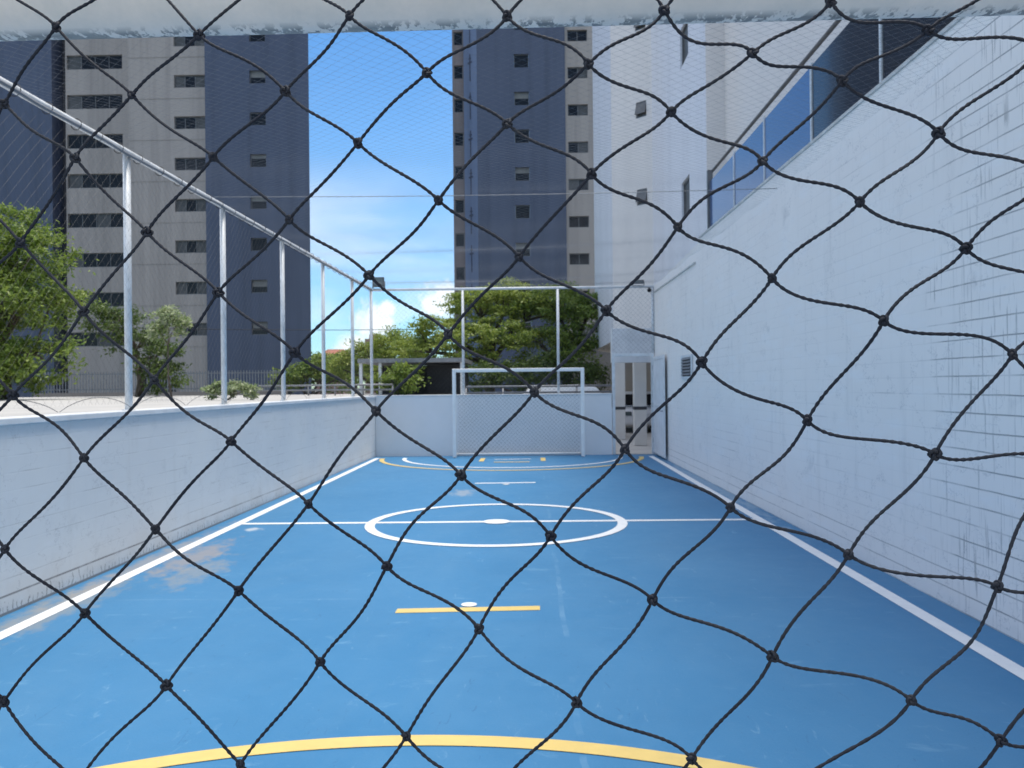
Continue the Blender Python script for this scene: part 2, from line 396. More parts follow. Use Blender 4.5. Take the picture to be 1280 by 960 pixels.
r=thing('boundary_wall','tall white painted block wall along the right side with mildewed joints','wall',(rx(8),8,0))
b=MB()
prof=[(-3,4.33),(15.25,4.325),(15.45,4.27)]
y=15.45
random.seed(3)
while y<20.7:
    y+=random.uniform(.18,.42); prof.append((min(y,20.72),4.27-.035*(y-15.4)+random.uniform(-.022,.022)))
pts=[(-3,-.05)]+[(20.72,-.05)]+list(reversed(prof))
n=len(pts)
vs=[(rx(p[0]),p[0],p[1]) for p in pts]+[(rx(p[0])+.2,p[0],p[1]) for p in pts]
b.add(vs,[tuple(range(n)),tuple(range(2*n-1,n-1,-1))]+[(i,n+i,n+(i+1)%n,(i+1)%n) for i in range(n)])
b.build('wall_body',M['wall_right'],r)
b=MB(); b.prism([(rx(-3)-.015,-3),(rx(-3)+.22,-3),(rx(15.25)+.22,15.25),(rx(15.25)-.015,15.25)],4.328,4.365); b.build('coping',M['dirty_white'],r,bevel=.006)
# skirting ledge of render at the far top
b=MB(); b.prism([(rx(16)-.03,15.6),(rx(16)-.001,15.6),(rx(20)-.001,20.5),(rx(20)-.03,20.5)],3.93,3.955); b.build('render_ledge',M['dirty_white'],r)

r=thing('louvre_vent','small louvred vent with dark slats set in the right wall near the far end','vent',(rx(16.5),16.5,1.8))
b=MB(); x=rx(16.5)
b.box(x-.03,x-.004,15.95,16.02,1.80,2.27); b.box(x-.03,x-.004,16.98,17.05,1.80,2.27); b.box(x-.03,x-.004,16.02,16.98,1.80,1.85); b.box(x-.03,x-.004,16.02,16.98,2.22,2.27)
b.build('frame',M['white_metal'],r)
b=MB(); b.box(x-.012,x-.004,16.022,16.978,1.852,2.218); b.build('backing',M['black'],r)
b=MB()
for k in range(6):
    z=1.875+k*.06; b.add([(x-.045,16.03,z),(x-.045,16.97,z),(x-.015,16.97,z+.035),(x-.015,16.03,z+.035),(x-.045,16.03,z+.008),(x-.045,16.97,z+.008),(x-.015,16.97,z+.043),(x-.015,16.03,z+.043)],
        [(0,1,2,3),(7,6,5,4),(0,4,5,1),(3,2,6,7),(0,3,7,4),(1,5,6,2)])
b.build('louvre_slats',M['grey_metal'],r)

r=thing('metal_gate','white metal gate leaf folded open flat against the right wall beside the doorway','gate',(rx(19.6),19.6,0))
x=rx(19.7)-.05
b=MB(); b.box(x-.03,x,18.75,18.83,.06,2.36); b.box(x-.03,x,20.36,20.44,.06,2.36)
b.box(x-.03,x,18.83,20.36,2.28,2.36); b.box(x-.03,x,18.83,20.36,.06,.14); b.box(x-.03,x,18.83,20.36,1.18,1.24)
b.build('gate_frame',M['white_metal'],r,bevel=.005)
b=MB(); b.box(x-.02,x-.01,18.832,20.358,.142,1.178); b.box(x-.02,x-.01,18.832,20.358,1.242,2.278); b.build('sheet_panel',M['coping'],r)
b=MB(); b.tube([(x-.03,18.9,1.1),(x-.07,18.9,1.1),(x-.07,19.02,1.1)],.012,6); b.build('handle',M['grey_metal'],r)

r=thing('door_frame','white steel frame around the doorway between far wall and right wall','door frame',(2.5,FY,0))
b=MB()
b.box(1.975,2.045,FY+.02,FY+.10,0,2.46); b.box(2.925,3.0,FY+.02,FY+.10,0,2.46); b.box(2.045,2.925,FY+.02,FY+.10,2.39,2.46)
b.build('frame',M['white_metal'],r,bevel=.005)
for z in(.35,1.2,2.1):
    b=MB(); b.tube([(2.965,FY+.005,z-.06),(2.965,FY+.005,z+.06)],.016,8); b.build('hinge',M['grey_metal'],r)

# ------------------------------------------------------------------ fine safety nets
def net_sheet(mb, fn, L, Hh, pitch, rad, seg=.45, clip=None):
    """diamond netting over 0..L by 0..Hh; fn(u,v) gives the point in space"""
    k=-Hh
    d=pitch*math.sqrt(2)
    for sgn in(1,-1):
        c=-Hh if sgn>0 else 0
        end=L if sgn>0 else L+Hh
        while c<end:
            # u = c + sgn*v
            v0=max(0,(-c) if sgn>0 else (c-L)); v1=min(Hh,(L-c) if sgn>0 else c)
            if v1-v0>.02:
                N=max(2,int((v1-v0)*1.414/seg)+1)
                pts=[]
                for i in range(N+1):
                    v=v0+(v1-v0)*i/N; u=c+sgn*v; pts.append(fn(u,v))
                mb.tube(pts,rad,3,0,False,False)
            c+=d
# roof net hung from the fence rail to the right wall
RZ=4.09
def roof(u,v):
    y=.95+u; x0=lx(y)-.03; x1=rx(y)-.02
    t=v/6.95
    return (x0+(x1-x0)*t, y, RZ+.02-.10*abs(math.sin(PI*(y-.95)/4.78))*math.sin(PI*min(1,max(0,t)))**.5-.02*math.sin(y*3.1+t*5))
r=thing('safety_net','fine pale nylon net stretched over the court as a roof, on steel cables','net',(0,10,RZ))
b=MB(); net_sheet(b,roof,19.45,6.95,.080,.00065,.5); b.build('netting',M['nylon'],r)
for y in(10.51,):
    b=MB(); b.tube([(lx(y)-.03+ (rx(y)-lx(y))*i/12, y, RZ+.03-.03*math.sin(PI*i/12)) for i in range(13)],.0045,5); b.build('support_cable',M['grey_metal'],r)

# left fence
POSTS=[.6,3.2,5.77,8.36,10.90,13.42,15.93,18.40,20.45]
fx=lambda y: lx(y)-.075
r=thing('netting_fence','white post and rail netting fence standing on the left wall coping','fence',(fx(8),8,1.49))
for y in POSTS:
    b=MB(); b.tube([(fx(y),y,1.492),(fx(y),y,RZ-.03)],.036,12); p=b.build('post',M['white_metal'],r)
    b=MB(); b.tube([(fx(y),y,1.4925),(fx(y),y,1.502)],.062,12); b.build('foot_plate',M['white_metal'],p)
b=MB(); b.tube([(fx(y),y,RZ) for y in(-1,5,10,15,20.52)],.034,12); b.build('top_rail',M['white_metal'],r)
# rolled hem of the net lashed to the rail with twine
b=MB(); random.seed(5)
b.tube([(fx(y)+.045+.004*math.sin(y*9),y,RZ-.035+.006*math.sin(y*4.3)) for y in [x*.15 for x in range(0,137)]],.016,6); b.build('net_hem',M['nylon'],r)
y=.3
while y<20.4:
    b=MB()
    pts=[(fx(y)+.014+.050*math.cos(a),y+.004*math.sin(2*a),RZ-.012+.052*math.sin(a)) for a in [i*2*PI/10 for i in range(11)]]
    b.tube(pts,.004,4,0,False); y+=random.uniform(.36,.5); b.build('twine_tie',M['black'],r)
def side(u,v):
    y=.5+u; return (fx(y)+.045+.012*math.sin(u*2.2+v*1.7), y, 1.56+v)
b=MB(); net_sheet(b,side,19.9,2.48,.085,.0006,.6)
b.build('side_netting',M['nylon_dark'],r)
b=MB()
for i in range(len(POSTS)-1):
    for h in(0,1):
        a=POSTS[i]+(POSTS[i+1]-POSTS[i])*h/2; c=POSTS[i]+(POSTS[i+1]-POSTS[i])*(h+1)/2
        b.tube([(fx(a)+.046,a+(c-a)*t,1.515+.115*math.sin(PI*t)**.8) for t in [k/10 for k in range(11)]],.003,4,0,False)
b.build('bottom_cord',M['nylon_dark'],r)

# far fence
r=thing('netting_fence','white post and rail netting fence above the far wall behind the goal','fence',(-.5,FY+.08,1.49))
for x in(-1.66,.67,2.985):
    z0=1.496 if x<2 else 2.465
    b=MB(); b.tube([(x,FY+.09,z0),(x,FY+.09,RZ-.03)],.034,12); b.build('post',M['white_metal'],r)
b=MB(); b.tube([(fx(FY)+.03,FY+.09,RZ),(-1,FY+.09,RZ),(3.03,FY+.09,RZ)],.032,12); b.build('top_rail',M['white_metal'],r)
b=MB()
net_sheet(b,lambda u,v:(lx(FY)+u,FY+.05+.012*math.sin(u*2+v*2),1.53+v),5.75,2.54,.085,.0008,.6)
b.build('netting',M['nylon_dark'],r)
b=MB()
net_sheet(b,lambda u,v:(1.98+u,FY+.048,2.47+v),1.03,1.6,.085,.0018,.6)
b.build('netting',M['nylon'],r)

def floodlight(label,x,w,h,z):
    r=thing('floodlight',label,'floodlight',(x,FY+.09,z),'floodlights on the far fence rail')
    b=MB(); b.box(x-w/2,x+w/2,FY-.02,FY+.06,z+.03,z+.03+h); b.build('housing',M['lamp_grey'],r,bevel=.01)
    b=MB(); b.box(x-w/2+.025,x+w/2-.025,FY-.028,FY-.0205,z+.055,z+.005+h); b.build('lens',M['lamp_glass'],r)
    b=MB()
    for s in(-1,1): b.box(x+s*(w/2+.006)-.005,x+s*(w/2+.006)+.005,FY+.01,FY+.10,z-.0,z+.03+h*.6)
    b.box(x-w/2-.011,x+w/2+.011,FY+.075,FY+.105,z-.012,z-.001); b.build('bracket',M['lamp_grey'],r)
    for k in range(5):
        b=MB(); b.box(x-w/2+.03+k*(w-.06)/4-.006,x-w/2+.03+k*(w-.06)/4+.006,FY+.0605,FY+.085,z+.06,z+h); b.build('cooling_fin',M['lamp_grey'],r)
floodlight('large square floodlight on the far left corner of the fence rail',-3.72,.28,.24,RZ+.035)
floodlight('small slim floodlight on the far rail next to the right wall',2.64,.26,.09,RZ+.035)
r=thing('security_camera','little dome security camera under the far rail at the right wall','camera',(2.9,FY,RZ-.1))
b=MB(); b.tube([(2.9,FY+.05,RZ-.032),(2.9,FY+.05,RZ-.07)],.03,10); b.build('mount',M['lamp_grey'],r)
b=MB(); b.tube([(2.9,FY+.05,RZ-.071),(2.9,FY+.05,RZ-.10),(2.9,FY+.05,RZ-.13),(2.9,FY+.05,RZ-.145)],[.05,.05,.038,.01],12); b.build('dome',M['dark_glass'],r)

# ------------------------------------------------------------------ far goal
gx0,gx1,gy=-1.83,1.215,19.92
r=thing('football_goal','small white football goal standing against the far wall','goal',((gx0+gx1)/2,gy,0))
for x in(gx0,gx1):
    b=MB(); b.box(x-.042,x+.042,gy-.042,gy+.042,.009,2.115); b.build('post',M['goal_white'],r,bevel=.012)
b=MB(); b.box(gx0+.043,gx1-.043,gy-.042,gy+.042,2.032,2.115); b.build('crossbar',M['goal_white'],r,bevel=.012)
b=MB(); b.tube([(gx0,gy+.45,.05),(gx1,gy+.45,.05)],.03,10); b.build('ground_bar',M['goal_white'],r)
for x in(gx0,gx1):
    b=MB(); b.tube([(x,gy+.043,.05),(x,gy+.425,.05)],.028,10); b.build('side_bar',M['goal_white'],r)
for x in(gx0,gx1):
    b=MB(); b.tube([(x,gy+.043,1.98),(x,gy+.25,1.1),(x,gy+.44,.08)],.018,8); b.build('back_stay',M['goal_white'],r)
b=MB()
net_sheet(b,lambda u,v:(gx0+.05+u,gy+.03+.42*min(1,(2.0-v)/1.2)**.7*1.0 if v<2.0 else gy+.03,.07+v),2.94,1.98,.07,.0016,.2)
b.build('goal_net',M['nylon_dark'],r)

# ------------------------------------------------------------------ near goal: crossbar and big rope net in front of the lens
BX,BY,BZ=-.45,.86,2.118
r=thing('football_goal','close white football goal bar with chipped underside and large black knotted rope net','goal',(BX,BY,0))
o=bpy.data.objects.new('crossbar',None)
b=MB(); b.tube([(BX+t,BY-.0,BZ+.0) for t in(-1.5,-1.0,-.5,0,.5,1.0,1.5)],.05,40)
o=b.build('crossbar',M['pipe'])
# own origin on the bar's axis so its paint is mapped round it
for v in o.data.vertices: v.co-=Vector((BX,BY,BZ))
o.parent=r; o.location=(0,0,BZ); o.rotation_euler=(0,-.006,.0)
for s in(-1,1):
    b=MB(); b.tube([(BX+s*1.5,BY,.01),(BX+s*1.5,BY,BZ)],.05,20); b.build('post',M['white_metal'],r)
NETROWS=[[(-0.4426, 2.0415), (-0.2997, 2.023), (-0.1591, 2.0324), (-0.0178, 2.0255), (0.1186, 2.0236), (0.2547, 2.0201)], [(-0.4962, 1.9719), (-0.3713, 1.976), (-0.2217, 1.971), (-0.0896, 1.9781), (0.0521, 1.9765), (0.1899, 1.9789), (0.3323, 1.9917)], [(-0.4228, 1.9164), (-0.2877, 1.9113), (-0.1536, 1.9199), (-0.0187, 1.932), (0.1231, 1.9347), (0.2623, 1.9519)], [(-0.4843, 1.8411), (-0.3568, 1.8468), (-0.2175, 1.8524), (-0.0799, 1.864), (0.0539, 1.882), (0.1982, 1.8883), (0.3408, 1.9066)], [(-0.4154, 1.773), (-0.2866, 1.7887), (-0.1452, 1.8011), (-0.0094, 1.8137), (0.1267, 1.8344), (0.274, 1.8496)], [(-0.4922, 1.6958), (-0.3479, 1.7094), (-0.212, 1.7318), (-0.0725, 1.7461), (0.0657, 1.7644), (0.2057, 1.7892), (0.3615, 1.8102)], [(-0.4215, 1.6361), (-0.2772, 1.6515), (-0.1398, 1.6785), (0.0027, 1.6944), (0.1449, 1.7184), (0.2914, 1.7504)], [(-0.4961, 1.5512), (-0.3461, 1.5717), (-0.2013, 1.5957), (-0.063, 1.6214), (0.0809, 1.644), (0.2336, 1.6681), (0.3962, 1.7215)], [(-0.4221, 1.4901), (-0.2701, 1.5148), (-0.1302, 1.5405), (0.0154, 1.5694), (0.1669, 1.5956), (0.3305, 1.6405)], [(-0.5024, 1.4056), (-0.3397, 1.4263), (-0.1938, 1.4514), (-0.0487, 1.4847), (0.1033, 1.5134), (0.2659, 1.555), (0.4345, 1.6269)], [(-0.426, 1.335), (-0.267, 1.3594), (-0.1135, 1.3912), (0.0362, 1.4265), (0.1998, 1.4709), (0.3783, 1.5324)], [(-0.5079, 1.2554), (-0.3474, 1.276), (-0.1871, 1.3032), (-0.0381, 1.3359), (0.1348, 1.3774), (0.314, 1.4345), (0.484, 1.51)]]
random.seed(11)
K={}      # knot (row, column): even rows sit between columns of odd rows
for j,row in enumerate(NETROWS):
    for i,(x,z) in enumerate(row): K[(j,i)]=(x,z)
def jit(a): return random.uniform(-a,a)
for j in range(12):                                     # sideways to the posts
    n=len(NETROWS[j])
    for i in range(n,n+6):
        if (j,i-1) not in K: break
        x,z=K[(j,i-1)]
        if x+.14<1.0: K[(j,i)]=(x+.148+jit(.006), z+.018*(1-.12*(i-n))+jit(.008)+.0*j)
    for i in range(-1,-8,-1):
        x,z=K[(j,i+1)]; K[(j,i)]=(x-.146+jit(.006), z-.010+jit(.008))
for i in range(-8,13):                                  # up over the bar
    x=[k for k in((0,i),) if k in K]
    if x and (0,i) in K and (0,i-1) in K or x:
        a=K[(0,i)]; K[(-1,i+1)]=(a[0]+.066+jit(.006), 2.108+jit(.006))
        if i==-7: K[(-1,i)]=(a[0]-.07,2.108)
for j in range(12,27):                                  # down to the floor
    for i in range(-8,13):
        k=(j-2,i)
        if k in K:
            x,z=K[k]; z-=.128
            if z>.05: K[(j,i)]=(x+jit(.006),z+jit(.008))
def P3(k):
    x,z=K[k]; y=.735-.10*x
    if x<-.55: y=.79+.03*math.sin(x*6)
    if x>.5: y=.685+.05*(x-.5)
    y+=.006*math.sin(37*x+11*z)
    if z>2.06: y=min(y+.02,.80)
    if z<1.2: y+=.02*(1.2-z)
    return Vector((x,y,z))
KP={k:P3(k) for k in K}
def nbr(k,d):                                           # d: 'a' down-right, 'b' down-left, 'A' up-left, 'B' up-right
    j,i=k
    if j%2==0: c={'a':(j+1,i+1),'b':(j+1,i),'A':(j-1,i),'B':(j-1,i+1)}[d]
    else:      c={'a':(j+1,i),'b':(j+1,i-1),'A':(j-1,i-1),'B':(j-1,i)}[d]
    return c if c in KP else None
def steep(x,fam):
    k=min(1,max(0,(x+.25)/.6))
    return 1.22+.95*k if fam=='a' else 1.16+.30*k
def tang(k,fam):
    f,bk=(('a','A'),('b','B'))[fam=='b']
    n1=nbr(k,f); n0=nbr(k,bk); p=KP[k]
    t=Vector((0,0,0))
    if n1: t+=KP[n1]-p
    if n0: t+=p-KP[n0]
    if n1 and n0: t*=.5
    s=steep(p.x,fam)*random.uniform(.88,1.12)
    t.x*=1-.22*(s-1); t.z*=s
    return t
b=MB()
TG={}
for k in KP:
    for fam in'ab': TG[(k,fam)]=tang(k,fam)
inview=lambda p: abs(p.x)<.62 and p.z>1.2
for k in KP:
    for fam in'ab':
        n=nbr(k,fam)
        if not n: continue
        p0,p1=KP[k],KP[n]
        if (p1-p0).length>.2: continue
        m0,m1=TG[(k,fam)],TG[(n,fam)]
        N=36 if inview(p0) else 8
        off=Vector((jit(.004),jit(.006),jit(.004)))
        pts=[]
        for i in range(N+1):
            t=i/N; h=(2*t**3-3*t*t+1); h1=t**3-2*t*t+t; h2=-2*t**3+3*t*t; h3=t**3-t*t
            pts.append(p0*h+m0*h1+p1*h2+m1*h3+off*(16*t*t*(1-t)**2))
        if N>8: b.tube(pts,.00138,8,0,False,True,.26,82,random.uniform(0,6))
        else: b.tube(pts,.0016,5,0,False,True)
# knots: two interlocked hitches pulled tight
for k,p in KP.items():
    if (not nbr(k,'a') and not nbr(k,'b')): pass
    if inview(p):
        rot=Matrix.Rotation(random.uniform(0,6),3,'Y')@Matrix.Rotation(random.uniform(-.5,.5),3,'X')
        N=40; pts=[]
        sc=random.uniform(.60,.80); sx=random.uniform(.75,1.1)
        for i in range(N+1):
            a=2*PI*i/N
            q=Vector(((.0036+.0019*math.cos(3*a))*math.cos(2*a),.0021*math.sin(3*a),(.0036+.0019*math.cos(3*a))*math.sin(2*a)))*sc
            q=rot@q; q.x*=sx; pts.append(p+q)
        b.tube(pts,.0016,6,0,False,True,.18,70)
    else:
        b.tube([p+Vector((0,0,-.006)),p+Vector((0,0,-.003)),p+Vector((0,0,.003)),p+Vector((0,0,.006))],[.003,.0058,.0058,.003],6)
b.build('rope_net',M['rope'],r)

# ------------------------------------------------------------------ buildings
def facade(mb,O,D,Nn,L,z0,z1,holes,depth=.22,mi=0):
    """vertical wall face from O along D (unit xy), outward normal Nn, real openings with reveals"""
    ss=sorted(set([0,L]+[h[0] for h in holes]+[h[1] for h in holes])); zs=sorted(set([z0,z1]+[h[2] for h in holes]+[h[3] for h in holes]))
    P=lambda s,z,d=0:(O[0]+D[0]*s-Nn[0]*d,O[1]+D[1]*s-Nn[1]*d,z)
    for i in range(len(ss)-1):
        for j in range(len(zs)-1):
            cs=(ss[i]+ss[i+1])/2; cz=(zs[j]+zs[j+1])/2
            if any(h[0]<cs<h[1] and h[2]<cz<h[3] for h in holes): continue
            mb.quad(P(ss[i],zs[j]),P(ss[i+1],zs[j]),P(ss[i+1],zs[j+1]),P(ss[i],zs[j+1]),mi)
    for a,c,e,f in holes:
        for q in(((a,e),(c,e)),((c,e),(c,f)),((c,f),(a,f)),((a,f),(a,e))):
            (s0,t0),(s1,t1)=q
            mb.quad(P(s0,t0),P(s1,t1),P(s1,t1,depth),P(s0,t0,depth),mi)
def window(parent,O,D,Nn,h,nsash,style,depth=.16,hood=False):
    """frame + panes filling hole h"""
    a,c,e,f=h
    P=lambda s,z,d:(O[0]+D[0]*s-Nn[0]*d,O[1]+D[1]*s-Nn[1]*d,z)
    def bar(mb,s0,s1,t0,t1,d0,d1,mi=0):
        vs=[P(s,t,d) for t in(t0,t1) for d in(d0,d1) for s in(s0,s1)]
        mb.add(vs,[(0,2,3,1),(4,5,7,6),(0,1,5,4),(2,6,7,3),(0,4,6,2),(1,3,7,5)],mi)
    fr=MB(); w=.05; g=.004
    a+=g;c-=g;e+=g;f-=g
    bar(fr,a,c,e,e+w,depth-.03,depth+.03); bar(fr,a,c,f-w,f,depth-.03,depth+.03)
    bar(fr,a,a+w,e+w,f-w,depth-.03,depth+.03); bar(fr,c-w,c,e+w,f-w,depth-.03,depth+.03)
    for k in range(1,nsash):
        s=a+(c-a)*k/nsash; bar(fr,s-w/2,s+w/2,e+w,f-w,depth-.028,depth+.028)
    wo=fr.build('window',M['alu'],parent)
    pn=MB()
    for k in range(nsash):
        s0=a+w/2+(c-a-w)*k/nsash; s1=a+w/2+(c-a-w)*(k+1)/nsash
        st=style[k%len(style)]
        if st=='s':      # half lowered blind
            zc=e+(f-e)*random.uniform(.35,.7)
            pn.quad(P(s0,e,depth+.01),P(s1,e,depth+.01),P(s1,zc,depth+.01),P(s0,zc,depth+.01),0)
            pn.quad(P(s0,zc,depth+.01),P(s1,zc,depth+.01),P(s1,f,depth+.01),P(s0,f,depth+.01),2)
        else:
            mi={'d':0,'g':1,'l':2}[st]; dd=depth+(.01 if mi==0 else .008)
            pn.quad(P(s0,e,dd),P(s1,e,dd),P(s1,f,dd),P(s0,f,dd),mi)
    pn.build('pane',[M['dark_glass'],M['curtain'],M['blind']],wo)
    if hood:             # projecting tilted sash
        hd=MB(); hd.add([P(a,f-.05,depth-.02),P(c,f-.05,depth-.02),P(c,e+.1,depth-.02-hood),P(a,e+.1,depth-.02-hood),
                         P(a,f-.05,depth-.05),P(c,f-.05,depth-.05),P(c,e+.1,depth-.05-hood),P(a,e+.1,depth-.05-hood)],
                        [(0,1,2,3),(7,6,5,4),(0,4,5,1),(3,2,6,7),(0,3,7,4),(1,5,6,2)]); hd.build('sash',M['alu'],wo)
    return wo
def solid_back(mb,x0,x1,y0,y1,z0,z1,mi=0,xr=None):     # the sides, top and rear of a block whose front is a facade at y0
    xr=x1 if xr is None else xr
    mb.quad((x1,y0,z0),(xr,y1,z0),(xr,y1,z1),(x1,y0,z1),mi); mb.quad((x0,y1,z0),(x0,y0,z0),(x0,y0,z1),(x0,y1,z1),mi)
    mb.quad((xr,y1,z0),(x0,y1,z0),(x0,y1,z1),(xr,y1,z1),mi); mb.quad((x0,y0,z1),(x1,y0,z1),(xr,y1,z1),(x0,y1,z1),mi)
random.seed(21)
EX=(1,0); NY=(0,-1)
# -- left tower
r=thing('apartment_tower','wide cream and slate blue apartment tower with window rows behind the left fence','tower',(-27,60,0))
HT=34
rowsL=[26.2-2.96*k for k in range(-1,8)]
rowsR=[26.55-2.945*k for k in range(-1,8)]
rowsB=[26.70-2.965*k for k in range(-1,8)]
dark=['dddd','ddgd','dddd','gddd','dgdd']
cr=MB(); bl=MB(); dk=MB()
h1=[(.1,4.3,z-.53,z+.53) for z in rowsL]; facade(cr,(-34.6,62),EX,NY,6.1,0,HT,h1); solid_back(cr,-34.6,-28.52,62,76,0,HT)
h2=[(3.28,5.52,z-.45,z+.45) for z in rowsR]; facade(cr,(-28.5,59.2),EX,NY,5.6,0,HT,h2); solid_back(cr,-28.5,-22.92,59.2,76,0,HT)
for z in rowsR[::1]:    # slab lines
    cr.box(-28.48,-22.95,59.17,59.199,z-1.22,z-1.15)
cr.build('cream_wall',M['tower_cream'],r)
h3=[(3.18,4.33,z-.46,z+.46) for z in rowsB]; facade(bl,(-22.9,58.95),EX,NY,7.4,0,HT,h3); solid_back(bl,-22.9,-15.5,58.95,76.2,0,HT,0,-20.6)
h4=[]; facade(bl,(-46,61.4),EX,NY,10.7,0,HT,h4); solid_back(bl,-46,-35.3,61.4,76,0,HT)
bl.build('blue_wall',M['tower_blue'],r)
dk.box(-35.29,-34.61,62.9,75.5,0,HT-.2); dk.build('recess_wall',M['tower_dark'],r)
for h in h1: window(r,(-34.6,62),EX,NY,h,4,random.choice(dark))
for h in h2: window(r,(-28.5,59.2),EX,NY,h,3,random.choice(['gdg','gdg','ddg','ddd']))
for i,h in enumerate(h3): window(r,(-22.9,58.95),EX,NY,h,1,'s' if i%3 else 'd')
b=MB(); b.box(-27.5,-25.2,59.10,59.19,-.0,2.6); b.build('ground_floor_opening',M['black'],r)  # solid black slabs; the unlit inside of an opening as plain colour
b=MB(); b.box(-18.3,-16.9,58.85,58.94,0,2.5); b.build('ground_floor_opening',M['black'],r)

# -- right tower
r=thing('apartment_tower','narrower slate blue apartment tower with a light blue edge strip, centre background','tower',(0,63,0))
bl=MB(); cr=MB(); lb=MB(); br=MB()
rb=[25.70-2.79*k for k in range(-2,8)]; rc=[27.55-2.755*k for k in range(-1,8)]; rn=[25.55-2.55*k for k in range(-2,8)]
h1=[(2.75,3.85,z-.5,z+.5) for z in rb]; facade(bl,(-3.8,62),EX,NY,6.52,0,HT,h1)
bl.quad((-3.8,62,HT),(2.72,62,HT),(2.72,74,HT),(-3.8,74,HT)); bl.build('blue_wall',M['tower_blue'],r)
h2=[(.18,1.66,z-.42,z+.42) for z in rc]; facade(cr,(2.73,62.15),EX,NY,2.15,0,HT,h2); solid_back(cr,2.73,4.88,62.15,76,0,HT); cr.build('cream_wall',M['tower_cream'],r)
A=Vector((-3.8,62)); Bp=Vector((-4.85,63.05)); Dv=(A-Bp).normalized(); Nv=(Dv.y,-Dv.x)
facade(lb,Bp,Dv,Nv,(A-Bp).length,0,HT,[]); lb.build('light_blue_wall',M['tower_light_blue'],r)
h3=[(.12,.8,z-.5,z+.5) for z in rn]; facade(br,(-5.75,63.6),EX,NY,.92,0,HT,h3); solid_back(br,-5.75,-4.83,63.6,76,0,HT)
br.build('brown_wall',M['tower_brown'],r)
for i,h in enumerate(h1): window(r,(-3.8,62),EX,NY,h,1,'s' if i%2 else 'd')
for h in h2: window(r,(2.73,62.15),EX,NY,h,2,random.choice(['dg','dd','dd','gd']))
for h in h3: window(r,(-5.75,63.6),EX,NY,h,1,'d')
L=(A-Bp).length
for z in [28.3-2.85*k for k in range(8)]:   # slim cross shaped relief on the lightened strip
    b=MB(); c=Bp+Dv*(L*.5)
    for (s0,s1,t0,t1) in((-.05,.05,-1.0,1.0),(-.22,.22,.32,.44),(-.13,.13,.62,.72)):
        q=[c+Dv*s-Vector(Nv)*d for s,d in((s0,-.03),(s1,-.03),(s1,-.002),(s0,-.002))]
        b.prism([(p.x,p.y) for p in q],z+t0,z+t1)
    b.build('wall_motif',M['tower_blue'],r)

# -- white tower on the right, on columns
r=thing('apartment_building','tall white apartment building on columns rising behind the right wall','building',(6,24,0))
HB=21.0
wa=MB(); wc=MB()
C0=Vector((4.0,27.3)); C1=Vector((2.80,28.5)); D1=(C0-C1).normalized(); N1=(D1.y,-D1.x); L1=(C0-C1).length
hch=[(1.05,1.47,z-.26,z+.26) for z in(7.85,10.72,13.6,16.4)]
facade(wa,C1,D1,N1,L1,3.2,HB,hch,.12)
hx=[(1.35,2.35,z-.5,z+.5) for z in(6.45,10.45,14.4)]   # along X=4 face, measured from its near end toward the far end
OA=(4.0,27.3); DA=(0,-1); NA=(-1,0)
facade(wc,OA,DA,NA,8.3,0,HB,[(8.3-3.15,8.3-2.05,z-.5,z+.5) for z in(6.45,10.45,14.4)],.15)
wa.quad((4.0,19,0),(12,19,0),(12,19,HB),(4.0,19,HB))
wa.quad((4.0,19,HB),(12,19,HB),(12,40,HB),(4.0,40,HB)); wa.quad((2.8,28.5,HB),(4.0,27.3,HB),(4.0,37,HB),(2.8,36.5,HB))
wa.quad((2.8,36.5,3.2),(4,37,3.2),(4,37,HB),(2.8,36.5,HB)); wa.quad((12,19,0),(12,40,0),(12,40,HB),(12,19,HB)); wa.quad((4,40,3.2),(12,40,3.2),(12,40,HB),(4,40,HB)); 
wa.add([(2.8,28.5,3.2),(4.0,27.3,3.2),(12,27.3,3.2),(12,40,3.2),(4,40,3.2),(2.8,36.5,3.2)],[(0,1,2,3,4,5)])
OC=(2.8,36.5); 
cl=MB(); facade(cl,OC,DA,NA,8.0,3.2,HB,[]); cl.build('grey_side_wall',M['tower_white_cool'],r)
# block nearer the camera, set back behind the balcony
hB=[(10.6,23.2,4.40,5.75)]
OB=(4.42,19.0)
facade(wa,OB,DA,NA,27.0,0,HB,[(9.3,16.0,4.38,5.5),(17.0,23.0,4.38,5.5)],.5)
wa.quad((4.42,-8,HB),(12,-8,HB),(12,19,HB),(4.42,19,HB)); wa.quad((4.42,-8,0),(12,-8,0),(12,-8,HB),(4.42,-8,HB))
wa.build('white_wall',M['tower_white'],r); wc.build('cool_white_wall',M['tower_white_cool'],r)
b=MB()
for s0,s1 in((9.3,16.0),(17.0,23.0)): b.box(4.93,5.0,19-s1-.05,19-s0+.05,4.3,5.6)
b.build('dark_window_band',M['dark_glass'],r)
for h in hch: window(r,C1,D1,N1,h,1,'g',.06,hood=.10)
for z in(6.45,10.45,14.4): window(r,OA,DA,NA,(8.3-3.15,8.3-2.05,z-.5,z+.5),1,'g',.08)
b=MB(); b.box(3.37,4.415,-3,15.2,4.15,4.30); b.build('balcony_slab',M['dirty_white'],r)
for(x0,x1,y0,y1,st) in((2.56,2.90,26.0,26.35,.93),(2.86,3.20,23.4,23.75,1.0)):
    b=MB(); b.box(x0,x1,y0,y1,0,3.197); c=b.build('column',M['column'],r,bevel=.015)
    b=MB(); b.box(x0-.006,x1+.006,y0-.006,y1+.006,st,st+.09); b.build('stripe',M['dark_stripe'],c)
b=MB(); b.box(2.3,12,41.5,41.7,0,4.6); b.build('parking_rear_wall',M['rear_grey'],r)
b=MB(); b.box(2.13,4.0,22.2,22.5,2.28,3.19); b.build('beam',M['coping'],r,bevel=.01)

